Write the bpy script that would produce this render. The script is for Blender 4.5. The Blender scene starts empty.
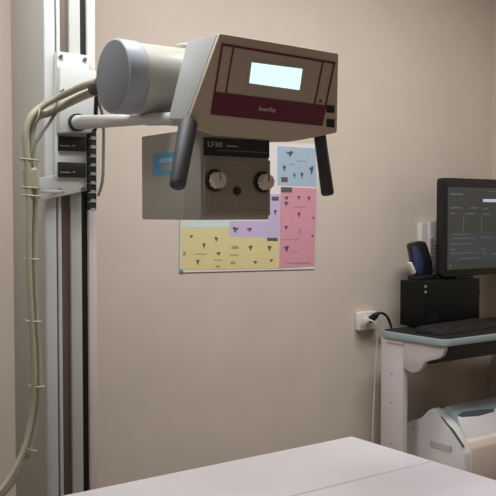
import bpy, bmesh, math, random
from mathutils import Vector, Matrix

# ---------------------------------------------------------------- camera, world, lights, exposure
S = bpy.context.scene
C = S.collection
F = 865.0
PITCH = math.atan(35 / F)
AZ = math.radians(54)
CAM = Vector((0, 0, 1.4))
FW = Vector((math.cos(AZ) * math.cos(PITCH), math.sin(AZ) * math.cos(PITCH), -math.sin(PITCH)))
RT = Vector((math.sin(AZ), -math.cos(AZ), 0))
UP = RT.cross(FW)

cam_data = bpy.data.cameras.new('camera')
cam_data.sensor_width = 36
cam_data.lens = 36 * F / 496
cam_data.clip_start = 0.05
cam = bpy.data.objects.new('camera', cam_data)
C.objects.link(cam)
cam.location = CAM
cam.rotation_euler = FW.to_track_quat('-Z', 'Y').to_euler()
S.camera = cam

world = bpy.data.worlds.new('world')
world.use_nodes = True
world.node_tree.nodes['Background'].inputs[0].default_value = (0.9, 0.92, 1, 1)
world.node_tree.nodes['Background'].inputs[1].default_value = 0.10
S.world = world
S.view_settings.view_transform = 'Standard'
S.view_settings.look = 'None'
S.view_settings.gamma = 1
S.view_settings.use_curve_mapping = False
S.view_settings.exposure = 0.75


def area(name, loc, rot, sx, sy, power, col):
    l = bpy.data.lights.new(name, 'AREA')
    l.shape = 'RECTANGLE'
    l.size, l.size_y, l.energy, l.color = sx, sy, power, col
    o = bpy.data.objects.new(name, l)
    C.objects.link(o)
    o.location, o.rotation_euler = loc, rot
    return o


area('ceiling_lamp', (0.70, 1.80, 2.66), (0, 0, 0), 1.2, 0.3, 16.5, (0.95, 0.98, 1))
area('ceiling_lamp', (2.2, 1.60, 2.66), (0, 0, 0), 1.2, 0.3, 15.5, (0.95, 0.98, 1))
area('ceiling_lamp', (-0.3, -0.4, 2.66), (0, 0, 0), 1.2, 0.3, 4.5, (0.95, 0.98, 1))


# ---------------------------------------------------------------- helpers
def at(px, py, ax, v):
    """world point where the sight line through a photo point meets the plane ax = v"""
    d = FW + RT * ((px - 248) / F) + UP * (-(py - 248) / F)
    i = 'xyz'.index(ax)
    return CAM + d * ((v - CAM[i]) / d[i])


def lin(c):
    return tuple(((v / 255) / 12.92 if v / 255 <= 0.04045 else ((v / 255 + 0.055) / 1.055) ** 2.4) for v in c) + (1,)


def mat(name, rgb, rough=0.5, metal=0.0, noise=0.0, scale=20, bump=0.0, emit=None, spec=0.5, stretch=None):
    m = bpy.data.materials.new(name)
    m.use_nodes = True
    nt = m.node_tree
    b = nt.nodes['Principled BSDF']
    c = lin(rgb)
    b.inputs['Base Color'].default_value = c
    b.inputs['Roughness'].default_value = rough
    b.inputs['Metallic'].default_value = metal
    b.inputs['Specular IOR Level'].default_value = spec
    if noise or bump:
        tc = nt.nodes.new('ShaderNodeTexCoord')
        n = nt.nodes.new('ShaderNodeTexNoise')
        n.inputs['Scale'].default_value = scale
        n.inputs['Detail'].default_value = 4
        if stretch:
            mp = nt.nodes.new('ShaderNodeMapping')
            mp.inputs['Scale'].default_value = stretch
            nt.links.new(tc.outputs['Object'], mp.inputs[0])
            nt.links.new(mp.outputs[0], n.inputs['Vector'])
        else:
            nt.links.new(tc.outputs['Object'], n.inputs['Vector'])
        if noise:
            r = nt.nodes.new('ShaderNodeValToRGB')
            r.color_ramp.elements[0].position = 0.3
            r.color_ramp.elements[1].position = 0.7
            r.color_ramp.elements[0].color = tuple(v * (1 - noise) for v in c[:3]) + (1,)
            r.color_ramp.elements[1].color = tuple(min(1, v * (1 + noise)) for v in c[:3]) + (1,)
            nt.links.new(n.outputs[0], r.inputs[0])
            nt.links.new(r.outputs[0], b.inputs['Base Color'])
        if bump:
            bp = nt.nodes.new('ShaderNodeBump')
            bp.inputs['Strength'].default_value = bump
            bp.inputs['Distance'].default_value = 0.002
            nt.links.new(n.outputs[0], bp.inputs['Height'])
            nt.links.new(bp.outputs[0], b.inputs['Normal'])
    if emit:
        b.inputs['Emission Color'].default_value = lin(rgb)
        b.inputs['Emission Strength'].default_value = emit
    return m


M = dict(
    wall=mat('wall_paint', (207, 192, 178), 0.85, noise=0.03, scale=6, bump=0.15),
    wall_side=mat('side_wall_paint', (207, 192, 178), 0.85, noise=0.03, scale=6),
    floor=mat('vinyl_floor', (112, 102, 90), 0.5, noise=0.08, scale=30),
    ceiling=mat('ceiling_paint', (225, 220, 212), 0.9, noise=0.02, scale=10),
    baseboard=mat('baseboard_vinyl', (110, 95, 82), 0.6, noise=0.03),
    grey=mat('painted_light_grey', (186, 186, 180), 0.45, noise=0.015, scale=8),
    tower=mat('tower_enamel', (178, 175, 168), 0.5, noise=0.015, scale=5),
    flange=mat('flange_enamel', (214, 204, 198), 0.5, noise=0.015, scale=5),
    white=mat('white_enamel', (198, 199, 196), 0.4, noise=0.01, scale=8),
    tube=mat('tube_enamel', (176, 173, 162), 0.32, noise=0.01, scale=8),
    cap=mat('cap_grey', (104, 108, 112), 0.5, noise=0.01, scale=8),
    capring=mat('cap_ring_grey', (158, 161, 168), 0.4, noise=0.01, scale=8),
    slot=mat('slot_steel', (112, 98, 88), 0.45, metal=0.3, noise=0.12, scale=3, stretch=(8, 8, 0.7)),
    black=mat('black_plastic', (28, 27, 26), 0.45, noise=0.05, scale=30),
    matt=mat('matt_black', (20, 19, 19), 0.7, noise=0.05, scale=30),
    rubber=mat('handle_rubber', (50, 50, 50), 0.6, noise=0.06, scale=60),
    side=mat('console_side', (166, 169, 167), 0.45, noise=0.01, scale=8),
    taupe=mat('console_taupe', (184, 168, 147), 0.55, noise=0.02, scale=12),
    panel=mat('console_panel', (178, 160, 144), 0.6, noise=0.02, scale=12),
    maroon=mat('maroon_film', (98, 34, 50), 0.5, noise=0.03, scale=20),
    pinktext=mat('pale_pink_print', (196, 160, 160), 0.6),
    lcd=mat('lcd_glow', (190, 228, 234), 0.4, emit=0.8),
    colside=mat('collimator_grey', (154, 151, 141), 0.5, noise=0.015, scale=8),
    colface=mat('collimator_face', (134, 124, 108), 0.55, noise=0.02, scale=12),
    colrim=mat('collimator_rim', (186, 182, 174), 0.5, noise=0.015),
    knob=mat('knob_cream', (206, 186, 172), 0.4, noise=0.02),
    blue=mat('sticker_blue', (66, 150, 190), 0.5, noise=0.06, scale=60),
    paleblue=mat('sticker_pale', (140, 190, 205), 0.5),
    gold=mat('amber_lamp', (220, 170, 40), 0.4),
    printg=mat('light_print', (150, 150, 145), 0.6),
    cable=mat('olive_cable', (156, 150, 128), 0.55, noise=0.04, scale=25),
    cable2=mat('grey_cable', (120, 120, 118), 0.55, noise=0.04, scale=25),
    tie=mat('tie_cream', (176, 171, 154), 0.5),
    chrome=mat('screw_steel', (130, 130, 128), 0.35, metal=0.8),
    paper=mat('paper_white', (222, 216, 214), 0.6, noise=0.01),
    pblue=mat('paper_blue', (164, 184, 198), 0.6, noise=0.02, scale=30),
    ppink=mat('paper_pink', (212, 148, 162), 0.6, noise=0.03, scale=30),
    ppurple=mat('paper_lilac', (196, 178, 208), 0.6, noise=0.02, scale=30),
    pyellow=mat('paper_yellow', (218, 202, 146), 0.6, noise=0.03, scale=30),
    pmint=mat('paper_mint', (204, 214, 206), 0.6),
    ink=mat('ink', (92, 82, 94), 0.7),
    inkf=mat('ink_faint', (160, 145, 135), 0.7),
    tabletop=mat('laminate_white', (222, 214, 218), 0.35, noise=0.01, scale=5),
    seam=mat('seam_line', (186, 175, 179), 0.6),
    cartlav=mat('cart_enamel', (208, 198, 198), 0.45, noise=0.015, scale=8),
    teal=mat('edge_teal', (150, 165, 166), 0.45, noise=0.03, scale=12),
    deskmat=mat('desk_mat', (34, 33, 32), 0.6, noise=0.05, scale=20, spec=0.25),
    pc=mat('computer_black', (16, 16, 14), 0.55, noise=0.05, scale=30, spec=0.2),
    bezel=mat('bezel_black', (32, 31, 32), 0.45, noise=0.03, scale=30, spec=0.3),
    scr=mat('screen_dark', (50, 51, 48), 0.3, emit=0.3),
    scrb=mat('screen_slate', (52, 56, 60), 0.3, emit=0.3),
    scrt=mat('screen_text', (76, 78, 76), 0.3, emit=0.35),
    scrw=mat('screen_bright', (160, 160, 180), 0.3, emit=0.5),
    navy=mat('phone_navy', (50, 60, 98), 0.35, noise=0.05, scale=20),
    outlet=mat('outlet_ivory', (226, 216, 210), 0.4, noise=0.01),
    whitecable=mat('white_cable', (212, 206, 198), 0.5),
    reader=mat('reader_grey', (220, 216, 214), 0.45, noise=0.015, scale=8),
    readertop=mat('reader_teal_grey', (150, 164, 168), 0.4, noise=0.03, scale=10),
    readercream=mat('reader_cream', (222, 206, 194), 0.45, noise=0.015, scale=8),
    vent=mat('vent_grey', (166, 158, 154), 0.6),
    lcdoff=mat('display_slate', (80, 92, 92), 0.3),
)


class MB:
    """collects shapes and links them as one mesh object"""

    def __init__(s):
        s.bm = bmesh.new()
        s.mats = []

    def mi(s, m):
        if m not in s.mats:
            s.mats.append(m)
        return s.mats.index(m)

    def _take(s, tmp, m, smooth=False):
        i = s.mi(m)
        for f in tmp.faces:
            f.material_index = i
            f.smooth = smooth
        me = bpy.data.meshes.new('t')
        tmp.to_mesh(me)
        tmp.free()
        n = len(s.bm.faces)
        s.bm.from_mesh(me)
        bpy.data.meshes.remove(me)
        return s

    def box(s, a, b, m, bev=0.0, seg=2):
        t = bmesh.new()
        bmesh.ops.create_cube(t, size=1)
        a, b = Vector(a), Vector(b)
        c = (a + b) / 2
        d = b - a
        for v in t.verts:
            v.co = Vector((v.co.x * abs(d.x), v.co.y * abs(d.y), v.co.z * abs(d.z))) + c
        if bev:
            bmesh.ops.bevel(t, geom=t.edges[:], offset=bev, segments=seg, affect='EDGES', profile=0.5)
        return s._take(t, m)

    def loft(s, la, lb, m, bev=0.0, seg=2):
        """solid between two loops of equal length"""
        t = bmesh.new()
        va = [t.verts.new(p) for p in la]
        vb = [t.verts.new(p) for p in lb]
        t.faces.new(va)
        t.faces.new(vb[::-1])
        n = len(va)
        for i in range(n):
            t.faces.new((va[i], vb[i], vb[(i + 1) % n], va[(i + 1) % n]))
        bmesh.ops.recalc_face_normals(t, faces=t.faces[:])
        if bev:
            bmesh.ops.bevel(t, geom=t.edges[:], offset=bev, segments=seg, affect='EDGES', profile=0.5)
        return s._take(t, m)

    def poly(s, pts, m, thick, n):
        """flat plate with its face at pts, thickness going along -n"""
        n = Vector(n)
        return s.loft(pts, [Vector(p) - n * thick for p in pts], m)

    def tube(s, pts, rad, m, seg=16, caps=True, smooth=True):
        """swept circular tube along points; rad number or list"""
        t = bmesh.new()
        P = [Vector(p) for p in pts]
        R = rad if isinstance(rad, (list, tuple)) else [rad] * len(P)
        rings = []
        up = None
        for i, p in enumerate(P):
            d = (P[min(i + 1, len(P) - 1)] - P[max(i - 1, 0)]).normalized()
            if up is None:
                up = d.orthogonal().normalized()
            up = (up - d * up.dot(d)).normalized()
            side = d.cross(up)
            rings.append([t.verts.new(p + (up * math.cos(a) + side * math.sin(a)) * R[i])
                          for a in [2 * math.pi * k / seg for k in range(seg)]])
        for a, b in zip(rings, rings[1:]):
            for k in range(seg):
                f = t.faces.new((a[k], a[(k + 1) % seg], b[(k + 1) % seg], b[k]))
                f.smooth = smooth
        if caps:
            t.faces.new(rings[0][::-1])
            t.faces.new(rings[-1])
        bmesh.ops.recalc_face_normals(t, faces=t.faces[:])
        i = s.mi(m)
        for f in t.faces:
            f.material_index = i
            if len(f.verts) > 4:
                f.smooth = False
        me = bpy.data.meshes.new('t')
        t.to_mesh(me)
        t.free()
        s.bm.from_mesh(me)
        bpy.data.meshes.remove(me)
        return s

    def lathe(s, o, axis, prof, m, seg=32):
        """profile of (distance along axis, radius); flat shaded steps come from doubled rings"""
        ax = Vector(axis).normalized()
        o = Vector(o)
        t = bmesh.new()
        u = ax.orthogonal().normalized()
        w = ax.cross(u)
        rings = []
        for h, r in prof:
            if r <= 1e-6:
                rings.append([t.verts.new(o + ax * h)])
            else:
                rings.append([t.verts.new(o + ax * h + (u * math.cos(a) + w * math.sin(a)) * r)
                              for a in [2 * math.pi * k / seg for k in range(seg)]])
        for a, b in zip(rings, rings[1:]):
            for k in range(seg):
                k2 = (k + 1) % seg
                if len(a) == 1 and len(b) > 1:
                    t.faces.new((a[0], b[k2], b[k]))
                elif len(b) == 1 and len(a) > 1:
                    t.faces.new((a[k], a[k2], b[0]))
                elif len(a) > 1:
                    t.faces.new((a[k], a[k2], b[k2], b[k]))
        bmesh.ops.recalc_face_normals(t, faces=t.faces[:])
        return s._take(t, m, True)

    def add_mesh(s, me, mtx, m):
        t = bmesh.new()
        t.from_mesh(me)
        bmesh.ops.transform(t, matrix=mtx, verts=t.verts[:])
        return s._take(t, m)

    def build(s, name, parent=None, origin=None):
        me = bpy.data.meshes.new(name)
        if origin is None and parent is None:
            vs = [v.co for v in s.bm.verts]
            origin = Vector(((min(v.x for v in vs) + max(v.x for v in vs)) / 2,
                             (min(v.y for v in vs) + max(v.y for v in vs)) / 2, min(v.z for v in vs)))
        if parent is not None:
            base = parent
            o0 = Vector((0, 0, 0))
            while base is not None:
                o0 += base.location
                base = base.parent
            origin = o0
        bmesh.ops.transform(s.bm, matrix=Matrix.Translation(-Vector(origin)), verts=s.bm.verts[:])
        s.bm.to_mesh(me)
        s.bm.free()
        for m in s.mats:
            me.materials.append(m)
        try:
            me.set_sharp_from_angle(angle=math.radians(35))
        except Exception:
            pass
        o = bpy.data.objects.new(name, me)
        C.objects.link(o)
        if parent is not None:
            o.parent = parent
        else:
            o.location = origin
        return o


def thing(name, label, cat, loc, group=None):
    o = bpy.data.objects.new(name, None)
    C.objects.link(o)
    o.location = loc
    o.empty_display_size = 0.05
    return tag(o, label, cat, group)


def tag(o, label, cat, group=None):
    o['label'] = label
    o['category'] = cat
    if group:
        o['group'] = group
    return o


def struct(name, mb, label=None):
    o = mb.build(name)
    o['kind'] = 'structure'
    if label:
        o['label'] = label
    return o


def text_mesh(body, size, depth=0.0006, shear=0.0, offset=0.0):
    cu = bpy.data.curves.new('txt', 'FONT')
    cu.body = body
    cu.size = size
    cu.extrude = depth
    cu.shear = shear
    cu.offset = offset
    cu.resolution_u = 3
    cu.align_x = 'CENTER'
    cu.align_y = 'CENTER'
    o = bpy.data.objects.new('txt', cu)
    me = bpy.data.meshes.new_from_object(o)
    bpy.data.objects.remove(o)
    return me


def smooth_path(pts, n=8):
    P = [Vector(p) for p in pts]
    out = []
    for i in range(len(P) - 1):
        p0, p1, p2, p3 = P[max(i - 1, 0)], P[i], P[i + 1], P[min(i + 2, len(P) - 1)]
        for k in range(n):
            t = k / n
            out.append(0.5 * ((2 * p1) + (p2 - p0) * t + (2 * p0 - 5 * p1 + 4 * p2 - p3) * t * t
                              + (3 * p1 - p0 - 3 * p2 + p3) * t ** 3))
    out.append(P[-1])
    return out


# ---------------------------------------------------------------- the room
W = 2.7       # back wall plane y
XR = 3.415    # right wall plane x
XL, YF, H = -1.6, -1.6, 2.7
struct('floor', MB().box((XL - .1, YF - .1, -0.1), (XR + .1, W + .1, 0), M['floor']))
struct('ceiling', MB().box((XL - .1, YF - .1, H), (XR + .1, W + .1, H + .1), M['ceiling']))
struct('wall_back', MB().box((XL - .1, W, 0), (XR + .1, W + .1, H), M['wall']))
struct('wall_right', MB().box((XR, YF, 0), (XR + .1, W, H), M['wall_side']))
struct('wall_left', MB().box((XL - .1, YF, 0), (XL, W, H), M['wall_side']))
struct('wall_front', MB().box((XL - .1, YF - .1, 0), (XR + .1, YF, H), M['wall_side']))
struct('baseboard_back', MB().box((XL, W - .012, 0), (XR, W, 0.08), M['baseboard'], 0.003))
struct('baseboard_right', MB().box((XR - .012, YF, 0), (XR, W - .012, 0.08), M['baseboard'], 0.003))

# ---------------------------------------------------------------- examination table
tb = thing('examination_table', 'white flat topped examination table with a thin seam line in the foreground', 'table', (0.6, 1.35, 0))
mb = MB().box((-0.45, 0.98, 0.745), (1.583, 1.703, 0.80), M['tabletop'], 0.004)
mb.build('tabletop', tb)
MB().box((-0.448, 1.4105, 0.7995), (1.581, 1.4135, 0.8006), M['seam']).build('seam', tb)  # thin strip in a slightly darker tone marks the tabletop joint
MB().box((0.25, 1.1, 0.04), (1.0, 1.6, 0.745), M['grey'], 0.02).build('pedestal', tb)
MB().box((0.1, 1.03, 0.0), (1.15, 1.67, 0.04), M['grey'], 0.01).build('base_plate', tb)

# ---------------------------------------------------------------- x-ray stand
st = thing('xray_stand', 'tall grey x-ray stand with arm, white tube housing and angled control console', 'x-ray machine',
           (1.04, 2.43, 0))
TL, TR, TY, TB = 0.972, 1.099, 2.30, 2.56
col = MB()
col.box((TL, TY + .012, 0.04), (TR, TB, 2.68), M['tower'], 0.003)
column = col.build('column', st)


def strip(name, pa, pb, m, y0=TY, y1=TY + .013, bev=0.001):
    xa = at(pa, 213, 'y', y0).x
    xb = at(pb, 213, 'y', y0).x
    return MB().box((xa, y0, 0.04), (xb, y1, 2.68), m, bev).build(name, st)


strip('edge_strip', 46, 56.3, M['white'])
strip('guide_groove', 56.3, 58.2, M['cap'], TY + .006)
strip('inner_strip', 58.2, 61.5, M['white'])
strip('steel_slot', 61.5, 71, M['slot'], TY + .008)
strip('guide_rail', 71, 81.5, M['grey'], TY - .002, TY + .013)
strip('dark_slot', 81.5, 87.3, M['matt'], TY + .008, TY + .02)
MB().box((1.0995, TY - .003, 0.04), (at(96.5, 213, 'y', TY - .003).x, TY + .05, 2.68), M['flange'], 0.002).build('side_flange', st)
MB().box((0.90, 2.2, 0.0), (1.2, 2.66, 0.04), M['tower'], 0.008).build('foot_plate', st)

# carriage
YC = 2.275
cr = MB()
cx = lambda p, y=YC: at(p, 150, 'y', y).x
cz = lambda q, p=70, y=YC: at(p, q, 'y', y).z
prof = [at(57.5, 51, 'y', YC), at(89, 55.5, 'y', YC), at(90, 190, 'y', YC), at(40, 201, 'y', YC),
        at(38.5, 178, 'y', YC), at(57, 175, 'y', YC)]
cr.loft(prof, [p + Vector((0, 0.022, 0)) for p in prof], M['white'], 0.002)
prof = [at(60, 66, 'y', YC - .03), at(97, 71, 'y', YC - .03), at(92, 133, 'y', YC - .03), at(60, 133, 'y', YC - .03)]
cr.loft(prof, [p + Vector((0, 0.03, 0)) for p in prof], M['white'], 0.004)
carriage = cr.build('carriage', st)
for (px, py, y) in [(60.5, 56.5, YC), (84.5, 59.5, YC), (62, 91, YC - .03), (59.5, 190, YC), (83, 188.5, YC)]:
    p = at(px, py, 'y', y)
    MB().lathe(p, (0, -1, 0), [(0, 0.0065), (0.004, 0.0065), (0.005, 0.005), (0.005, 0)], M['chrome'], 6).build('bolt', carriage)
for (x0, y0, x1, y1) in [(57.5, 137.5, 85, 150.5), (57.5, 163, 85, 177)]:
    a, b = at(x0, y1, 'y', YC), at(x1, y0, 'y', YC)
    m = MB().box((a.x, YC - .008, a.z), (b.x, YC, b.z), M['black'], 0.0015)
    m.box((a.x + .004, YC - .0095, a.z + .012), (a.x + .035, YC - .008, a.z + .0145), M['inkf'])
    m.box((a.x + .042, YC - .0095, a.z + .013), (a.x + .048, YC - .008, a.z + .017), M['printg'])
    lp = m.build('label_plate', carriage)
    lp['label'] = 'black label plate with small pale print'
# cable carrier chain
ch = MB()
Yh = YC - .012
for k in range(9):
    q = 130 + k * 9.0
    a, b = at(88.5, q + 8.0, 'y', Yh), at(96.5, q, 'y', Yh)
    ch.box((a.x, Yh, a.z), (b.x, Yh + .012, b.z), M['matt'], 0.001)
    ch.box((a.x + .007, Yh - .002, a.z - .0035), (b.x - .004, Yh, a.z + .0055), M['printg'])
c1 = ch.build('cable_carrier', carriage)
c1['label'] = 'black linked cable carrier with pale links'
pts = [at(97, 98, 'y', 2.20), at(103, 118, 'y', 2.22), at(103.5, 150, 'y', 2.245), at(102.5, 180, 'y', 2.25), at(98, 196, 'y', 2.26)]
MB().tube(smooth_path(pts), 0.0045, M['cable2'], 8).build('hose', carriage)
pts = [at(96.5, 84, 'y', 2.14), at(96, 105, 'y', 2.2), at(95, 130, 'y', 2.255)]
MB().tube(smooth_path(pts), 0.006, M['matt'], 8).build('hose', carriage)

# arm
A0 = at(76, 122.5, 'y', YC - .029)
A1 = at(149, 119.5, 'y', 1.70)
A2 = at(177, 118.5, 'y', 1.60)
dA = (A1 - A0).normalized()
am = MB().tube([A0, A0.lerp(A1, .5), A1], [0.0205, 0.0160, 0.0115], M['white'], 24)
am.tube([A1 - dA * .01, A2], [0.0138, 0.0142], M['white'], 24)
arm = am.build('support_arm', st)
MB().tube([A0 - dA * .002, A0 + dA * .022], 0.0245, M['black'], 24).build('collar', arm)

# tube housing
TYC, TZC, TR_ = 1.72, 1.700, 0.0815
x0 = 0.882
th = MB().lathe((x0 + .05, TYC, TZC), (1, 0, 0), [(0, 0.0), (0, TR_ - .003), (0.28, TR_ - .003), (0.285, TR_ - .01), (0.285, 0)], M['tube'], 64)
th.box((1.03, TYC - .04, TZC - .095), (1.16, TYC + .05, TZC - .05), M['tube'], 0.008)
housing = th.build('tube_housing', st)
ec = MB().lathe((x0, TYC, TZC), (1, 0, 0), [(0.0, TR_ - .0035), (0.0015, TR_ - .001), (0.004, TR_), (0.046, TR_), (0.049, TR_ - .003)], M['capring'], 64)
ec.lathe((x0, TYC, TZC), (1, 0, 0), [(-.001, 0), (-0.001, TR_ - .006), (0.0, TR_ - .0035)], M['cap'], 64)
e = ec.build('end_cap', housing)
e['label'] = 'grey round end cap with paler rim'
MB().lathe((1.085, TYC + .01, TZC + TR_ - .012), (0, 0, 1), [(0, 0.032), (0.018, 0.032), (0.022, 0.028), (0.022, 0)], M['tube'], 32).build('mounting_boss', housing)

# control console: front plane leans so that it faces a little downward
CO = Vector((1.17, 1.466, 1.765))
K = 0.276
NRM = Vector((0, -1, -K)).normalized()     # outward normal of the front
U = Vector((1, 0, 0))
V = Vector((0, -K, 1)).normalized()        # up in the plane


def onp(px, py, lift=0.0):
    d = FW + RT * ((px - 248) / F) + UP * (-(py - 248) / F)
    q = CO + NRM * lift
    t = (q - CAM).dot(NRM) / d.dot(NRM)
    return CAM + d * t


fr = [onp(220, 33), onp(339, 53), onp(337.5, 132.5), onp(312, 138), onp(292, 141.5), onp(272, 142), onp(212, 136),
      onp(198, 129), onp(189, 119)]
dep = [0.130, 0.130, 0.088, 0.078, 0.07, 0.07, 0.07, 0.075, 0.088]
bk = []
for p, d in zip(fr, dep):
    q = p + Vector((0, d, 0))
    q.x = CO.x + (q.x - CO.x) * 0.99
    q.z = q.z + (0.008 if p.z < 1.7 else 0.004)
    bk.append(q)
cm = MB()
front = [p + Vector((0, 0.012, 0)) for p in fr]
cm.loft(front, bk, M['side'], 0.003)
console = cm.build('control_console', st)
fp = MB().loft(fr, [p + Vector((0, 0.0125, 0)) for p in fr], M['taupe'], 0.004)
fpo = fp.build('front_panel', console)
fpo['label'] = 'taupe front panel'


def plate(mb, pxs, m, lift, thick=0.001):
    pts = [onp(a, b, lift) for a, b in pxs]
    mb.poly(pts, m, thick, NRM)


# overlay: maroon frame made of bars, maroon lower band, screen
ov = MB()
plate(ov, [(222, 43), (335.5, 62), (322.5, 126), (210.5, 114.5)], M['panel'], 0.0012, 0.0014)
TLq, TRq, BRq, BLq = (222, 43), (335.5, 62), (322.5, 126), (210.5, 114.5)


def q(u, v):
    a = (TLq[0] + (TRq[0] - TLq[0]) * u, TLq[1] + (TRq[1] - TLq[1]) * u)
    b = (BLq[0] + (BRq[0] - BLq[0]) * u, BLq[1] + (BRq[1] - BLq[1]) * u)
    return (a[0] + (b[0] - a[0]) * v, a[1] + (b[1] - a[1]) * v)


def qr(u0, v0, u1, v1):
    return [q(u0, v0), q(u1, v0), q(u1, v1), q(u0, v1)]


VB = 0.69
ovl = ov.build('overlay', console)
fm = MB()
for r in [(0, 0, 1, .035), (0, 0, .014, VB), (.986, 0, 1, VB), (.1, .03, .112, VB), (.888, .03, .9, VB), (0, VB - .01, 1, 1)]:
    plate(fm, qr(*r), M['maroon'], 0.0024, 0.0012)
f_ = fm.build('maroon_band', console)
f_['label'] = 'maroon frame and lower band'
tm = text_mesh('SmartRay', 0.0125, 0.0004, 0.25, 0.0003)
mid = onp(267, 109.5, 0.0028)
rot = Matrix((U, V, NRM)).transposed().to_4x4()
lg = MB().add_mesh(tm, Matrix.Translation(mid) @ rot, M['pinktext'])
arc = [onp(267, 109.5, .003) + U * (0.02 + 0.010 * math.cos(a)) + V * (0.001 + 0.009 * math.sin(a)) for a in
       [math.radians(t) for t in range(-40, 150, 15)]]
lg.tube(arc, 0.0006, M['maroon'], 6)
l_ = lg.build('logo', console)
l_['label'] = 'small pale pink slanted lettering'
sc = MB()
plate(sc, [(249.5, 60), (304.5, 67.5), (301.5, 92.5), (247, 85.5)], M['panel'], 0.0026, 0.0014)
sco = sc.build('display_bezel', console)
sc = MB()
plate(sc, [(252, 62.5), (302.5, 69), (299.5, 90), (249.5, 83)], M['lcd'], 0.0034, 0.0008)
s_ = sc.build('display', console)
s_['label'] = 'lit pale cyan display'
bt = MB()
for (a, b) in [(223, 66)]:
    p = onp(a, b, 0.0012)
    bt.lathe(p, NRM, [(0, .002), (.0016, .002), (.002, .0012), (.002, 0)], M['gold'], 12)
bt.build('indicator_lamp', console)
for v in (.2, .36, .52):
    for u in (.05, .935):
        c0, c1_ = u - .018, u + .018
        b_ = MB()
        plate(b_, qr(c0, v - .045, c1_, v + .045), M['taupe'], 0.0022, 0.0012)
        b_.build('button', console)
b_ = MB()
plate(b_, qr(.93, .60, .95, .645), M['maroon'], 0.0022, 0.0012)
b_.build('button', console)
for y0, y1 in [(105, 112.5), (119, 127)]:
    b_ = MB()
    plate(b_, [(327, y0), (334.5, y0 + .7), (334.5, y1 + .7), (327, y1)], M['matt'], 0.002, 0.003)
    b_.build('switch', console)


def handle(p0, p1, r0, r1, y0, y1):
    a, b = at(*p0, 'y', y0), at(*p1, 'y', y1)
    d = (b - a).normalized()
    L = (b - a).length
    m = MB().lathe(a - d * .004, d, [(0, 0), (0, r0 * .9), (.003, r0), (L + .016, r1), (L + .020, r1 * .93),
                                    (L + .023, r1 * .7), (L + .024, 0)], M['rubber'], 32)
    return m.build('handle', console)


handle((188, 124), (178.5, 179), 0.0195, 0.0165, 1.520, 1.465)
handle((320, 137), (326.8, 187.5), 0.0142, 0.0152, 1.54, 1.53)
# dark mounting stub behind the left handle
MB().tube([at(180, 120.5, 'y', 1.60), at(190, 121.5, 'y', 1.60)], 0.007, M['matt'], 16).build('mounting_stub', console)

# collimator
YK = 1.525
ck = MB()
a = at(200, 220, 'y', YK)
b = at(271.5, 138, 'y', YK)
X0, X1, Z0, Z1 = a.x - .012, at(269, 180, 'y', YK).x, a.z, 1.575
YB = at(141.5, 180, 'x', X0).y
loop = [(X0 + .014, YK), (X1, YK), (X1, YB), (X0, YB), (X0, YK + .045)]
ck.loft([Vector((x, y, Z0)) for x, y in loop], [Vector((x, y, Z1)) for x, y in loop], M['colside'], 0.003)
coll = ck.build('collimator', st)
MB().box((X0 + .06, YK + .05, Z1 - .005), (X1 - .02, YK + .15, TZC - .06), M['cap'], .004).build('mounting_neck', coll)


def kp(px, py, y=YK):
    return at(px, py, 'y', y)


g = MB()
a, b = kp(202.5, 153.5), kp(267.5, 137)
ZL1 = kp(235, 139).z
ZL0 = kp(235, 156.5).z
XA, XB = kp(203.5, 150).x, kp(268.5, 150).x
g.box((XA, YK - .004, ZL0), (XB, YK + .001, ZL1), M['matt'], .001)
lpo = g.build('label_strip', coll)
tm = text_mesh('LF30', 0.0145, 0.0004, 0.0, 0.0003)
rot2 = Matrix((Vector((1, 0, 0)), Vector((0, 0, 1)), Vector((0, -1, 0)))).transposed().to_4x4()
p = kp(215, 144.8, YK - .0044)
g = MB().add_mesh(tm, Matrix.Translation(p) @ rot2 @ Matrix.Diagonal((1.35, 1, 1, 1)), M['printg'])
g.box((XA + .055, YK - .0046, ZL0 + .020), (XA + .085, YK - .004, ZL0 + .0225), M['inkf'])
g.box((XA + .03, YK - .0046, ZL0 + .010), (XB - .008, YK - .004, ZL0 + .0125), M['ink'])
lt_ = g.build('lettering', coll)
lt_['label'] = 'pale lettering on the black strip'
g = MB()
ZF1, ZF0 = kp(235, 159).z, kp(235, 215.5).z
g.box((XA - .001, YK - .006, ZF0), (XB + .001, YK + .001, ZF1), M['colface'], .002)
face = g.build('face_plate', coll)
face['label'] = 'dark taupe face plate with two round dials'
g = MB()
YQ = YK - .0062
for (x0_, x1_, z0_, z1_) in [(XA + .008, XB - .008, ZF1 - .010, ZF1 - .009), (XA + .008, XB - .008, ZF0 + .008, ZF0 + .009),
                             (XA + .008, XA + .009, ZF0 + .008, ZF1 - .009), (XB - .009, XB - .008, ZF0 + .008, ZF1 - .009)]:
    g.box((x0_, YQ - .0004, z0_), (x1_, YK - .004, z1_), M['inkf'])
for px in (214.5, 259):
    c = kp(px, 181, YQ)
    for k in range(-6, 7):
        an = math.radians(90 + k * 18)
        ca, sa = math.cos(an), math.sin(an)
        pc = Vector((c.x + ca * .030, YQ - .0003, c.z + sa * .030))
        g.box(pc - Vector((.0012, .0002, .0012)), pc + Vector((.0012, .001, .0012)), M['inkf'])
for (px, py) in [(210, 208), (257, 206)]:
    c = kp(px, py, YQ)
    g.box((c.x - .0008, YQ - .0004, c.z - .006), (c.x + .0008, YQ + .001, c.z + .005), M['printg'])
g.build('dial_scale', coll)
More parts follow.
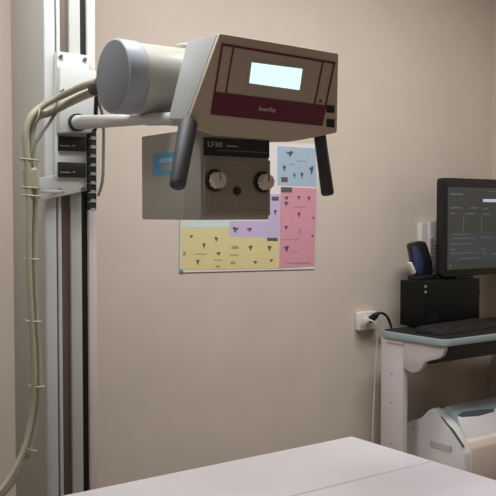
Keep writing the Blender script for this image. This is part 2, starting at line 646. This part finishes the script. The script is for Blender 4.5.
for px, py in [(214, 180.5), (262, 182)]:
    c = kp(px, py, YK - .006)
    g = MB().lathe(c, (0, -1, 0), [(0, .0235), (.004, .0235), (.006, .0215), (.006, .019), (.008, .0185), (.008, 0)], M['matt'], 32)
    sk = g.build('dial', coll)
    g = MB()
    prof_n = 40
    la = [c + Vector((math.cos(2 * math.pi * k / prof_n) * (.0180 if k % 4 < 2 else .0165), -.008, math.sin(2 * math.pi * k / prof_n) * (.0180 if k % 4 < 2 else .0165))) for k in range(prof_n)]
    lb = [Vector((c.x + (v.x - c.x) * .92, c.y - .024, c.z + (v.z - c.z) * .92)) for v in la]
    g.loft(la, lb, M['knob'])
    g.box(c + Vector((-.0012, -.0255, 0)), c + Vector((.0012, -.0238, .014)), M['ink'])
    kn = g.build('knob', coll)
    kn['label'] = 'cream ribbed knob'
c = kp(236.5, 191, YK - .006)
g = MB()
tri = [Vector((c.x + r * math.cos(t), c.y, c.z + r * math.sin(t))) for t, r in
       [(math.radians(90 + 0), .010), (math.radians(30), .010), (math.radians(-25), .010), (math.radians(-90), .011), (math.radians(205), .010), (math.radians(150), .010)]]
g.loft(tri, [Vector((c.x + (v.x - c.x) * .8, c.y - .008, c.z + (v.z - c.z) * .8)) for v in tri], M['matt'], .0008)
g.build('light_button', coll)
# blue sticker on the side face
a, b = at(153, 176, 'x', X0), at(175, 154, 'x', X0)
g = MB().box((X0 - .0008, b.y, a.z), (X0 + .0005, a.y, at(153, 154, 'x', X0).z), M['blue'])
zt = at(153, 154, 'x', X0).z
g.box((X0 - .0012, b.y + .010, zt - .022), (X0 - .0006, a.y - .030, zt - .012), M['paleblue'])
g.box((X0 - .0012, b.y + .010, a.z + .010), (X0 - .0006, a.y - .040, a.z + .024), M['printg'])
s2 = g.build('sticker', coll)
s2['label'] = 'blue rectangular sticker on the side'

# ---------------------------------------------------------------- cable bundle
cb = thing('cable_bundle', 'thick olive grey cable pair looping from the white tube down beside the tall column', 'cable', at(20, 480, 'y', 2.15))
path = [(100, 85, 1.86), (86, 89, 2.02), (66, 98, 2.16), (46, 108, 2.20), (33, 117, 2.20), (27.5, 132, 2.20), (28, 150, 2.2), (30, 175, 2.2), (31, 205, 2.2),
        (30.5, 240, 2.2), (31, 280, 2.2), (33, 320, 2.2), (35, 355, 2.2), (35.5, 385, 2.2), (33, 415, 2.2),
        (27, 445, 2.19), (17, 468, 2.18), (6, 486, 2.17), (-8, 500, 2.16), (-30, 515, 2.14)]
pa = smooth_path([at(x - 1.5, y - (3.5 if x > 40 and y < 200 else 1), 'y', d - .012) for x, y, d in path], 6)
pb = smooth_path([at(x + 3.6, y + 4.5 if x > 40 else y, 'y', d + .008) for x, y, d in path], 6)
cut = 8 * 6


def rads(n, thick, thin):
    return [thick if i < cut - 4 else (thin if i > cut + 4 else thick + (thin - thick) * (i - cut + 4) / 8) for i in range(n)]


MB().tube(pa, rads(len(pa), .0095, .0075), M['cable'], 12).build('cable', cb)
MB().tube(pb, rads(len(pb), .0110, .0075), M['cable'], 12).build('cable', cb)
pc_ = smooth_path([at(x, y, 'y', d) for x, y, d in [(56, 112, 2.19), (50, 122, 2.20), (40, 136, 2.2), (34, 147, 2.2), (32, 165, 2.2)]], 6)
MB().tube([at(94.5, 89, 'y', 1.93), at(100, 87, 'y', 1.86), at(111, 84, 'y', 1.785)], .016, M['matt'], 16).build('cable_gland', cb)
w_ = MB().tube(pc_, .0045, M['cable2'], 8).build('branch_cable', cb)
w_['label'] = 'thin dark grey branch cable'
MB().tube([at(30, 169, 'y', 2.198), at(30.5, 170, 'y', 2.198), at(31.5, 187, 'y', 2.198), at(31.5, 188, 'y', 2.198)], [.017, .0205, .0205, .017], M['cable'], 20).build('sheath', cb)
for (px, py, ax) in [(29.5, 160, 0), (31.5, 259, 0), (33, 321, 0), (36.5, 386, 0), (29, 449, 1), (36, 115, 2), (54, 104, 2), (31.5, 188, 0), (32, 196, 0)]:
    c = at(px, py, 'y', 2.198)
    if ax == 2:
        dv = Vector((.25, 0, .9)).normalized()
    elif ax == 1:
        dv = Vector((.9, 0, -.35)).normalized()
    else:
        dv = Vector((1, 0, -.08)).normalized()
    d2 = Vector((0, 1, 0))
    n2 = d2.cross(dv)
    rr = (.026 if py < 200 else .021) if ax != 2 else .024
    ring = [c + dv * (rr * math.cos(t)) + d2 * (rr * .8 * math.sin(t)) for t in [2 * math.pi * k / 20 for k in range(21)]]
    g = MB().tube(ring, .0020, M['tie'], 6, caps=False)
    g.box(c - dv * rr - Vector((.003, .004, .003)), c - dv * rr + Vector((.003, .003, .004)), M['tie'], .001)
    g.build('cable_tie', cb)
# clips that hold the bundle to the column
for py in (191,):
    c = at(33, py, 'y', 2.2)
    m = MB().box((c.x, 2.214, c.z - .004), (0.985, 2.220, c.z + .004), M['tower'], .001)
    m.box((0.980, 2.214, c.z - .004), (0.990, 2.306, c.z + .004), M['tower'], .001)
    m.build('column_clip', cb)

# ---------------------------------------------------------------- poster
YP = W - .004
g = MB()
ps = thing('wall_poster', 'poster with blue, pink, lilac and yellow printed panels taped to the beige wall', 'poster', at(248, 273, 'y', YP))
g.loft([at(180, 272.5, 'y', YP), at(314.5, 269, 'y', YP), at(319.5, 144, 'y', YP), at(181, 140, 'y', YP)],
       [p + Vector((0, .0012, 0)) for p in [at(180, 272.5, 'y', YP), at(314.5, 269, 'y', YP), at(319.5, 144, 'y', YP), at(181, 140, 'y', YP)]], M['paper'])
g.build('sheet', ps)


def section(name, m, polys, marks, label):
    g = MB()
    for pl in polys:
        g.poly([at(x, y, 'y', YP - .0008) for x, y in pl], m, .0006, (0, -1, 0))
    rnd = random.Random(hash(name) % 1000 if False else len(name) * 7)
    for (x, y, w, h, kind) in marks:
        Y2 = YP - .0014
        if kind == 'l':
            g.poly([at(x - w / 2, y - h / 2, 'y', Y2), at(x + w / 2, y - h / 2 + .2, 'y', Y2), at(x + w / 2, y + h / 2 + .2, 'y', Y2), at(x - w / 2, y + h / 2, 'y', Y2)], M['ink'], .0006, (0, -1, 0))
        elif kind == 'f':
            g.poly([at(x - w / 2, y - h / 2, 'y', Y2), at(x + w / 2, y - h / 2, 'y', Y2), at(x + w / 2, y + h / 2, 'y', Y2), at(x - w / 2, y + h / 2, 'y', Y2)], M['inkf'], .0006, (0, -1, 0))
        else:
            # small posed-figure pictogram: a head dot, a bent body and a limb
            s = rnd.choice([-1, 1])
            g.poly([at(x + w * .5 * a * s, y + h * .5 * b_, 'y', Y2) for a, b_ in
                    [(-.9, -.5), (-.2, -1), (.3, -.5), (.9, -.6), (.6, .1), (.1, .3), (.3, 1), (-.3, .9), (-.5, .1)]], M['ink'], .0006, (0, -1, 0))
    o = g.build(name, ps)
    o['label'] = label


section('blue_panel', M['pblue'], [[(277.5, 146), (315.5, 148.5), (316.8, 186.5), (277.5, 185)]],
        [(290, 153.5, 8, 5.5, 'g'), (284.5, 168, 4.5, 6, 'g'), (284.5, 179.5, 6.5, 5, 'l'), (294.5, 175.5, 3, 5, 'g'), (302, 175, 4, 6, 'g'), (311.5, 170, 5, 9, 'g'),
         (302, 161, 10, .8, 'f'), (292, 164.5, 5, .8, 'f')], 'pale blue printed panel')
section('pink_panel', M['ppink'], [[(281, 186.5), (317, 188.5), (314.5, 266), (279, 268.5)]],
        [(286.5, 189.8, 11, 5, 'l'), (286.5, 198, 5, 4, 'g'), (286.5, 203.5, 5, 5, 'g'), (299, 197.5, 4, 4, 'g'), (309, 198.5, 3.5, 5, 'g'), (299, 214.5, 3.5, 6, 'g'), (286.3, 227.5, 4.5, 4.5, 'g'),
         (286.5, 248.5, 6, 6.5, 'g'), (313.5, 218, 2.4, 3, 'g'), (312.5, 236, 3.2, 3, 'g'), (300, 207, 12, .8, 'f'), (300, 231, 3, 4, 'f'), (291, 239.5, 18, .7, 'f'), (295, 252, 5, 1, 'f'), (298, 263, 24, 1.5, 'f')],
        'pink printed panel')
section('lilac_panel', M['ppurple'], [[(229.5, 221), (280, 221), (279, 238), (229.5, 237)], [(268, 194), (280.5, 194), (280, 221), (268, 221)]],
        [(275.3, 198.5, 7, 4, 'l'), (275.5, 212, 3.5, 6, 'g'), (235.5, 229.5, 7, 6, 'g'), (249.5, 229.5, 6.5, 4, 'g')], 'lilac printed panel')
section('yellow_panel', M['pyellow'], [[(181.5, 228.3), (229.5, 228.5), (229.5, 269.3), (181.5, 269.8)], [(229.5, 237), (279, 238), (278.5, 268.2), (229.5, 269.3)]],
        [(272.5, 239.3, 10.5, 3.2, 'l'), (191.5, 236.5, 4.5, 3, 'g'), (204, 245.5, 3.5, 6, 'g'), (216.5, 239, 4.5, 5, 'g'), (218.5, 253.5, 5.5, 3.5, 'g'), (198, 262, 4, 5.5, 'g'), (184.5, 253.5, 2.5, 4, 'f'),
         (235, 247.5, 7, 2.5, 'f'), (250.5, 247.5, 5, 5, 'g'), (269.7, 248, 5, 5.5, 'g'), (233, 263, 5, 2.5, 'f'), (255.5, 262.3, 5, 3, 'g'), (271.5, 260.5, 4.5, 3, 'g'), (201, 254, 12, .8, 'f'),
         (234, 255, 8, 1, 'f'), (218, 260, 8, .8, 'f'), (218, 266.5, 3, 2.5, 'f')], 'yellow printed panel')
section('mint_panel', M['pmint'], [[(181.5, 214), (229.5, 214), (229.5, 228), (181.5, 227.8)]], [], 'pale mint panel')
MB().box(at(180, 272.3, 'y', YP - .002), at(183, 269.5, 'y', YP - .0005), M['blue']).build('tape', ps)

# ---------------------------------------------------------------- outlet and cords
g = MB().box(at(359, 331.0, 'y', W - .028), Vector((at(378, 311, 'y', W-.028).x, W, at(370, 311.5, 'y', W-.028).z)), M['outlet'], .006)
ot = g.build('wall_outlet')
tag(ot, 'white surface-mounted wall outlet box low on the beige wall with a black plug', 'outlet')
pf = at(368, 320, 'y', W - .028)
g = MB().box(pf + Vector((-.022, -.003, -.022)), pf + Vector((.03, 0, .02)), M['paper'], .001)
for dx in (-.01, .006):
    g.box(pf + Vector((dx, -.004, -.016)), pf + Vector((dx + .003, -.0028, -.006)), M['ink'])
g.build('socket_face', ot)
pk = [at(371, 319, 'y', W - .05), at(375, 315.5, 'y', W - .08), at(381, 313, 'y', W - .085), at(386.5, 316, 'y', W - .07), at(390, 323, 'y', W - .055), at(392.5, 332, 'y', W - .05)]
cd = MB().tube(smooth_path(pk, 6), .0055, M['matt'], 10)
p0 = at(370, 320, 'y', W - .048)
cd.lathe(p0, (at(378, 313.5, 'y', W - .085) - p0), [(0, .008), (0, .016), (.03, .014), (.05, .008), (.055, .004)], M['matt'], 16)
pc0 = cd.build('power_cord')
tag(pc0, 'black plug and curved cord in the white wall outlet behind the cart', 'cord')
pk = [at(365, 320, 'y', W - .05), at(371, 320.5, 'y', W - .07), at(376, 325, 'y', W - .075), at(377.5, 336, 'y', W - .06), at(376.5, 352, 'y', W - .04), at(375, 380, 'y', W - .03),
      at(373.5, 410, 'y', W - .03), at(372.5, 440, 'y', W - .03), at(373, 470, 'y', W - .03), at(376, 620, 'y', W - .03)]
pk[-1].z = max(pk[-1].z, .01)
cd = MB().tube(smooth_path(pk, 6), .0042, M['whitecable'], 10)
cd.box(pk[0] + Vector((-.012, -.015, -.012)), pk[0] + Vector((.012, .003, .012)), M['outlet'], .004)
tag(cd.build('power_cord'), 'white cord hanging from the wall outlet down beside the cart leg', 'cord')

# ---------------------------------------------------------------- cart
ZT = 0.915
cn = at(445, 340, 'z', ZT)
YCF, XCL = cn.y, cn.x
YCB = min(at(382, 329.5, 'z', ZT).y, W - .02)
XCR = min(XCL + .86, XR - .02)
cart = thing('computer_cart', 'pale grey cart with teal edged top carrying the computer by the wall', 'cart', ((XCL + XCR) / 2, (YCF + YCB) / 2, 0))


def rounded(x0, y0, x1, y1, z, r, n=5):
    out = []
    for (cx_, cy_, a0) in [(x0 + r, y0 + r, 180), (x1 - r, y0 + r, 270), (x1 - r, y1 - r, 0), (x0 + r, y1 - r, 90)]:
        for k in range(n + 1):
            t = math.radians(a0 + 90 * k / n)
            out.append(Vector((cx_ + r * math.cos(t), cy_ + r * math.sin(t), z)))
    return out


g = MB().loft(rounded(XCL, YCF, XCR, YCB, ZT - .028, .035), rounded(XCL, YCF, XCR, YCB, ZT - .001, .035), M['teal'], .003)
g.build('worktop', cart)
mt = MB().loft(rounded(XCL + .006, YCF + .006, XCR - .006, YCB - .006, ZT - .002, .03), rounded(XCL + .006, YCF + .006, XCR - .006, YCB - .006, ZT + .001, .03), M['deskmat'])
mo = mt.build('worktop_surface', cart)
mo['label'] = 'black work surface'
XLg = XCL + .012
for X_ in (XLg, XCR - .065):
    zt_ = ZT - .028
    py = lambda px, q=350: at(px, q, 'x', XLg)
    yb, yf = at(381, 350, 'x', XLg).y, at(403, 350, 'x', XLg).y
    yb = min(yb, W - .03)
    leg = MB().box((X_, yf, 0.09), (X_ + .03, yb, zt_), M['cartlav'], .004)
    lo = leg.build('leg', cart)
    g = MB().box((X_ - .001, at(403, 348, 'x', X_).y if X_ == XLg else yf + .01, zt_ - .026), (X_ + .001, (at(387, 345, 'x', X_).y if X_ == XLg else yb - .02), zt_ - .018), M['vent'])
    g.build('slot', lo)
    for zz in (.62, .74, .45):
        MB().lathe((X_, (yf + yb) / 2, zz), (-1, 0, 0), [(0, .005), (.001, .005), (.001, 0)], M['vent'], 12).build('screw', lo)
    prof_px = [(405, 369), (407.5, 371), (412, 373), (418, 371.5), (421.5, 367), (424.5, 362), (430, 360.5), (436, 359.5), (441, 356.5), (443.5, 351)]
    pts = [at(a_, b_, 'x', XLg) for a_, b_ in prof_px]
    loop = [Vector((X_ + .003, yf + .01, zt_)), Vector((X_ + .003, yf + .01, pts[0].z))] + [Vector((X_ + .003, p.y, p.z)) for p in pts] + [Vector((X_ + .003, pts[-1].y, zt_))]
    MB().loft(loop, [p + Vector((.02, 0, 0)) for p in loop], M['cartlav'], .0015).build('bracket', cart)
    MB().box((X_ - .01, YCF + .06, .06), (X_ + .04, YCB - .01, .10), M['cartlav'], .008).build('foot', cart)
    for yy in (YCF + .09, YCB - .05):
        MB().lathe((X_ + .003, yy, .03), (1, 0, 0), [(0, 0), (0, .03), (.024, .03), (.024, 0)], M['matt'], 24).build('castor', cart)
ZS = .30
MB().box((XLg + .03, YCF + .02, ZS - .02), (XCR - .065, YCB - .01, ZS), M['cartlav'], .003).build('lower_shelf', cart)
ztr = at(425, 365, 'y', YCF + .14).z
MB().box((XLg + .03, YCF + .14, ztr), (XCR - .065, YCF + .26, ZT - .03), M['black'], .004).build('cable_tray', cart)

# ---------------------------------------------------------------- reader under the cart
X0r = 2.684
X1r = min(X0r + .5, XCR - .08)
rd = thing('plate_reader', 'pale grey desktop reader with teal top and cream front on the lower cart shelf', 'reader', ((X0r + X1r) / 2, 2.4, ZS))


def rp(px, py):
    p = at(px, py, 'x', X0r)
    return (p.y, p.z)


side = [rp(*p) for p in [(405, 425), (409, 421.5), (413, 420), (420, 418.5), (424, 415), (428, 410.5), (432, 408.5), (436, 411), (441, 417),
                         (449, 424), (455, 433), (460, 443), (464, 454)]]
side = side + [(side[-1][0] - .01, ZS), (side[0][0], ZS)]


def prism(pr, xa, xb, m, bev=.002):
    return MB().loft([Vector((xa, y, z)) for y, z in pr], [Vector((xb, y, z)) for y, z in pr], m, bev)


prism(side, X0r, X0r + .045, M['reader'], .0025).build('side_cover', rd)
XI = X0r + .045


def ri(px, py):
    p = at(px, py, 'x', XI)
    return (p.y, p.z)


e0, e1, e2, e3 = ri(448, 406), ri(457, 417), ri(461, 428), ri(466, 440)
prism([(side[0][0] - .01, side[0][1] - .03), (side[3][0], side[3][1] - .02), (side[5][0], side[5][1] - .012), e0, e1, (e2[0] + .01, e2[1] - .01), (e3[0] + .01, e3[1]), (e3[0] + .01, ZS), (side[0][0], ZS)],
      XI, X1r, M['readertop']).build('housing', rd)
fs = [e1, e2, e3, (e3[0] + .012, e3[1]), (e2[0] + .012, e2[1] - .008), (e1[0] + .006, e1[1] - .01)]
prism([(y - .002, z + .002) for y, z in fs], XI + .002, X1r - .01, M['reader'], .001).build('fascia', rd)


def ds(px, py):
    # on the lid plane between e0 and e1
    n = Vector((0, -(e0[1] - e1[1]), e0[0] - e1[0])).normalized()
    d = at(px, py, 'z', .5) - CAM
    return CAM + d * ((Vector((0, e1[0], e1[1])) - CAM).dot(n) / d.dot(n))


pl = [ds(*p) for p in [(457.5, 416), (461, 417), (478, 415), (494, 411), (493, 409.2), (479, 410.5), (462, 412.5)]]
d_ = MB().loft([p + Vector((0, -.002, .003)) for p in pl], [p - Vector((0, 0, .006)) for p in pl], M['lcdoff'])
d_.build('display_strip', rd)
cp = [(e3[0] + .004, e3[1] + .004), (e3[0] - .022, e3[1] - .004), (e3[0] - .034, e3[1] - .03), (e3[0] - .036, ZS + .005), (e3[0] + .004, ZS + .005)]
prism(cp, XI - .006, X1r, M['readercream'], .004).build('front_cover', rd)
# dark seam between the side cover and fascia
gp = [Vector((X0r - .001,) + rp(*p)) for p in [(440.5, 416.5), (442, 417), (453.5, 430), (464.5, 447), (463.2, 447.8), (451.8, 431)]]
MB().loft([p for p in gp], [p + Vector((.004, 0, 0)) for p in gp], M['lcdoff']).build('shadow_gap', rd)
v = MB()
ya, za = rp(431, 440)
yb_, zb_ = rp(452, 452)
v.box((X0r - .003, yb_, zb_), (X0r + .002, ya, za), M['vent'], .001)
for k in range(4):
    z = zb_ + (za - zb_) * (k + .5) / 4
    v.box((X0r - .0045, yb_ + .006, z - .0015), (X0r - .002, ya - .006, z + .0015), M['reader'])
v.build('vent', rd)
MB().lathe((X0r,) + rp(413.5, 428), (-1, 0, 0), [(0, .004), (.001, .004), (.001, 0)], M['vent'], 12).build('screw', rd)

# ---------------------------------------------------------------- computer
YPC = at(424, 329.5, 'z', ZT + .001)
Ya, Xa = YPC.y, YPC.x
Zt = at(424, 282, 'y', Ya).z
Yb = min(at(400, 280, 'x', Xa).y, W - .04)
Xb = at(480, 281, 'y', Ya).x
pc = thing('desktop_computer', 'black desktop computer case on the cart beneath the monitor', 'computer', ((Xa + Xb) / 2, (Ya + Yb) / 2, ZT + .001))
MB().box((Xa, Ya, ZT + .006), (Xb, Yb, Zt), M['pc'], .004).build('case', pc)
for x in (Xa + .02, Xb - .04):
    for y in (Ya + .02, Yb - .04):
        MB().box((x, y, ZT + .001), (x + .02, y + .02, ZT + .007), M['matt']).build('rubber_foot', pc)
for q_ in (286.5, 292):
    p = at(425.5, q_, 'y', Ya)
    MB().lathe(p, (0, -1, 0), [(0, .0055), (.0015, .0055), (.002, .004), (.002, 0)], M['vent'], 16).build('button', pc)
p = at(480, 293, 'y', Ya)
MB().box((Xb - .001, Ya + .01, p.z - .006), (Xb + .016, Ya + .03, p.z + .006), M['matt'], .002).build('lug', pc)
g = MB()
for k in range(6):
    z = ZT + .03 + k * .006
    g.box((Xa + .02, Ya - .001, z), (Xa + .08, Ya + .001, z + .002), M['bezel'])
g.build('vent', pc)

# monitor
YM = Ya + .03
a = at(442.5, 178, 'y', YM)
b = at(442.5, 277.5, 'y', YM)
XM0, ZM1, ZM0 = (a.x + b.x) / 2, at(440, 177.5, 'y', YM).z, at(440, 277.5, 'y', YM).z
XM1 = XR - .04
mon = thing('monitor', 'black flat screen monitor with dark software window above the computer', 'monitor', ((XM0 + XM1) / 2, YM + .03, Zt))


def rrect(x0, z0, x1, z1, y, r=.018, n=4):
    out = []
    for (cx_, cz_, a0) in [(x0 + r, z0 + r, 180), (x1 - r, z0 + r, 270), (x1 - r, z1 - r, 0), (x0 + r, z1 - r, 90)]:
        for k in range(n + 1):
            t = math.radians(a0 + 90 * k / n)
            out.append(Vector((cx_ + r * math.cos(t), y, cz_ + r * math.sin(t))))
    return out


MB().loft(rrect(XM0, ZM0, XM1, ZM1, YM), rrect(XM0, ZM0, XM1, ZM1, YM + .035), M['bezel'], .002).build('screen_housing', mon)
XS0, XS1 = at(447.5, 230, 'y', YM).x, XM1 - .03
ZS1, ZS0 = at(448, 187, 'y', YM).z, at(448, 270, 'y', YM).z
g = MB()
Y1 = YM - .0008
g.box((XS0, Y1, ZS0), (XS1, YM + .001, ZS1), M['scr'])


def sp(px, py):
    p = at(px, py, 'y', Y1)
    return p


def sbar(x0_, y0_, x1_, y1_, m, lift=.0006):
    a_, b_ = sp(x0_, y1_), sp(x1_, y0_)
    zz = sorted((sp(x0_, y0_).z, sp(x0_, y1_).z))
    g.box((a_.x, Y1 - lift, zz[0]), (min(b_.x, XS1 - .002), Y1, zz[1]), m)


sbar(448.5, 233, 520, 262, M['scrb'])
for r in [(450, 193, 463, 195), (450, 207, 462, 208.5), (470, 207, 478, 208.5), (483, 208, 488, 209.5), (450, 213, 455, 214.5), (465, 213, 474, 214.5), (483, 213.5, 490, 215),
          (453, 234, 470, 235), (452, 238, 474, 239.2), (480, 237, 492, 238), (450, 243.5, 470, 244.6), (450, 249, 456, 250), (450, 253, 478, 254), (481, 248.5, 485, 250), (482, 252, 486, 253.5), (492, 253, 500, 255),
          (449, 265, 451.5, 267.5), (463, 217, 464, 231), (481, 217, 482, 231), (488, 191, 520, 192), (460, 258, 480, 259)]:
    sbar(*r, M['scrt'], .0009)
sbar(483, 199, 500, 202, M['scrw'], .0012)
sbar(448.5, 188, 520, 189, M['scrb'], .0009)
g.build('screen', mon)
Xn = XM0 + .22
g = MB().loft([Vector((Xn - .04, YM + .035, 1.30)), Vector((Xn + .04, YM + .035, 1.30)), Vector((Xn + .04, YM + .035, 1.24)), Vector((Xn - .04, YM + .035, 1.24))],
              [Vector((Xn - .035, YM + .08, 1.28)), Vector((Xn + .035, YM + .08, 1.28)), Vector((Xn + .035, YM + .08, 1.22)), Vector((Xn - .035, YM + .08, 1.22))], M['bezel'], .003)
g.box((Xn - .03, YM + .06, Zt + .008), (Xn + .03, YM + .08, 1.27), M['bezel'], .003)
g.build('neck', mon)
MB().box((Xn - .13, YM + .0, Zt), (min(Xn + .09, Xb - .005), min(YM + .13, Yb - .005), Zt + .010), M['bezel'], .003).build('stand_base', mon)

# keyboard
kz = ZT + .002
k0 = at(466, 334.5, 'z', kz + .01)
kbx0, kby0 = at(440, 329, 'z', kz).x, k0.y
kb = thing('keyboard', 'black keyboard lying on the cart in front of the computer', 'keyboard', (kbx0 + .2, kby0 + .07, kz))
ang = math.radians(6)
R_ = Matrix.Rotation(ang, 4, 'Z')
O_ = Vector((at(466, 335, 'z', kz + .008).x - .05, Ya - .175, kz - .001))


def kpt(x, y, z):
    return O_ + R_ @ Vector((x, y, z))


ln, wd = .42, .13
g = MB().loft([kpt(0, 0, 0), kpt(ln, 0, 0), kpt(ln, wd, 0), kpt(0, wd, 0)], [kpt(.003, .003, .012), kpt(ln - .003, .003, .012), kpt(ln - .003, wd - .003, .024), kpt(.003, wd - .003, .024)], M['bezel'], .002)
g.build('base', kb)
g = MB()
for r in range(5):
    for c_ in range(19):
        x, y = .012 + c_ * .021, .012 + r * .022
        z = .0125 + y / wd * .012
        if r == 0 and 4 <= c_ <= 8:
            continue
        g.loft([kpt(x, y, z), kpt(x + .018, y, z), kpt(x + .018, y + .018, z + .0017), kpt(x, y + .018, z + .0017)],
               [kpt(x + .002, y + .002, z + .005), kpt(x + .016, y + .002, z + .005), kpt(x + .016, y + .016, z + .0067), kpt(x + .002, y + .016, z + .0067)], M['black'])
g.loft([kpt(.097, .012, .0135), kpt(.199, .012, .0135), kpt(.199, .030, .0155), kpt(.097, .030, .0155)], [kpt(.099, .014, .0185), kpt(.197, .014, .0185), kpt(.197, .028, .0205), kpt(.099, .028, .0205)], M['black'])
ks = g.build('keys', kb)

# navy handset leaning on the computer and white wall unit behind it
YH = Ya + .10
ph = thing('cordless_handset', 'navy and black handset tilted in a small cradle on top of the computer', 'handset', at(424, 281, 'y', YH))
body_px = [(409, 246), (410.5, 243.5), (421, 241), (425.5, 242), (428, 247), (432.5, 262), (433, 273), (430, 277), (417, 277.5), (413, 272), (411.5, 258)]
la = [at(x, y, 'y', YH) for x, y in body_px]
MB().loft(la, [p + Vector((.030, .045, 0)) for p in la], M['black'], .004).build('body', ph)
fpx = [(411.5, 247), (415, 246), (420, 252), (423, 262), (422, 273), (418, 275), (414.5, 270), (412.5, 258)]
la = [at(x, y, 'y', YH) for x, y in fpx]
fo = MB().loft([p - Vector((0, .006, 0)) for p in la], [p + Vector((0, .003, 0)) for p in la], M['navy'], .002).build('front_cover', ph)
fo['label'] = 'navy blue front cover'
g = MB()
ea = [at(x, y, 'y', YH - .004) for x, y in [(409.5, 263), (412, 262), (416.5, 272), (414.5, 274.5)]]
g.loft(ea, [p + Vector((0, .02, 0)) for p in ea], M['outlet'], .0015).build('clip', ph)
bz0, bz1 = Zt, at(420, 276.5, 'y', YH).z
bx0, bx1 = at(414, 278, 'y', YH).x, at(434, 278, 'y', YH).x
MB().box((bx0, YH - .01, bz0), (bx1 + .01, min(YH + .07, Yb), max(bz1 + .004, bz0 + .012)), M['matt'], .004).build('cradle', ph)

wu = thing('wall_intercom', 'white wall unit with coiled cord partly hidden behind the monitor', 'intercom', at(430, 277, 'y', W))
a, b = at(421.5, 248, 'y', W - .03), at(446, 222, 'y', W)
MB().box((at(421.5, 240, 'y', W - .03).x, W - .03, at(430, 277, 'y', W - .03).z), (a.x + .12, W, at(421.5, 223, 'y', W - .03).z), M['outlet'], .005).build('wall_plate', wu)
g = MB()
hx = [(430, 220), (437, 219), (440, 224), (437, 236), (436.5, 252), (438, 268), (432, 276), (430, 262), (430.5, 240)]
la = [at(x, y + 2, 'y', W - .045) for x, y in hx]
g.loft(la, [p + Vector((0, .016, 0)) for p in la], M['paper'], .003).build('handset', wu)
pts = []
c0_, c1_ = at(432, 238, 'y', W - .055), at(433, 272, 'y', W - .06)
for k in range(121):
    t = k / 120
    an = t * 2 * math.pi * 9
    pts.append(c0_.lerp(c1_, t) + Vector((math.cos(an) * .010, math.sin(an) * .007, 0)))
co = MB().tube(pts, .0028, M['vent'], 6).build('coiled_cord', wu)
co['label'] = 'grey coiled cord'
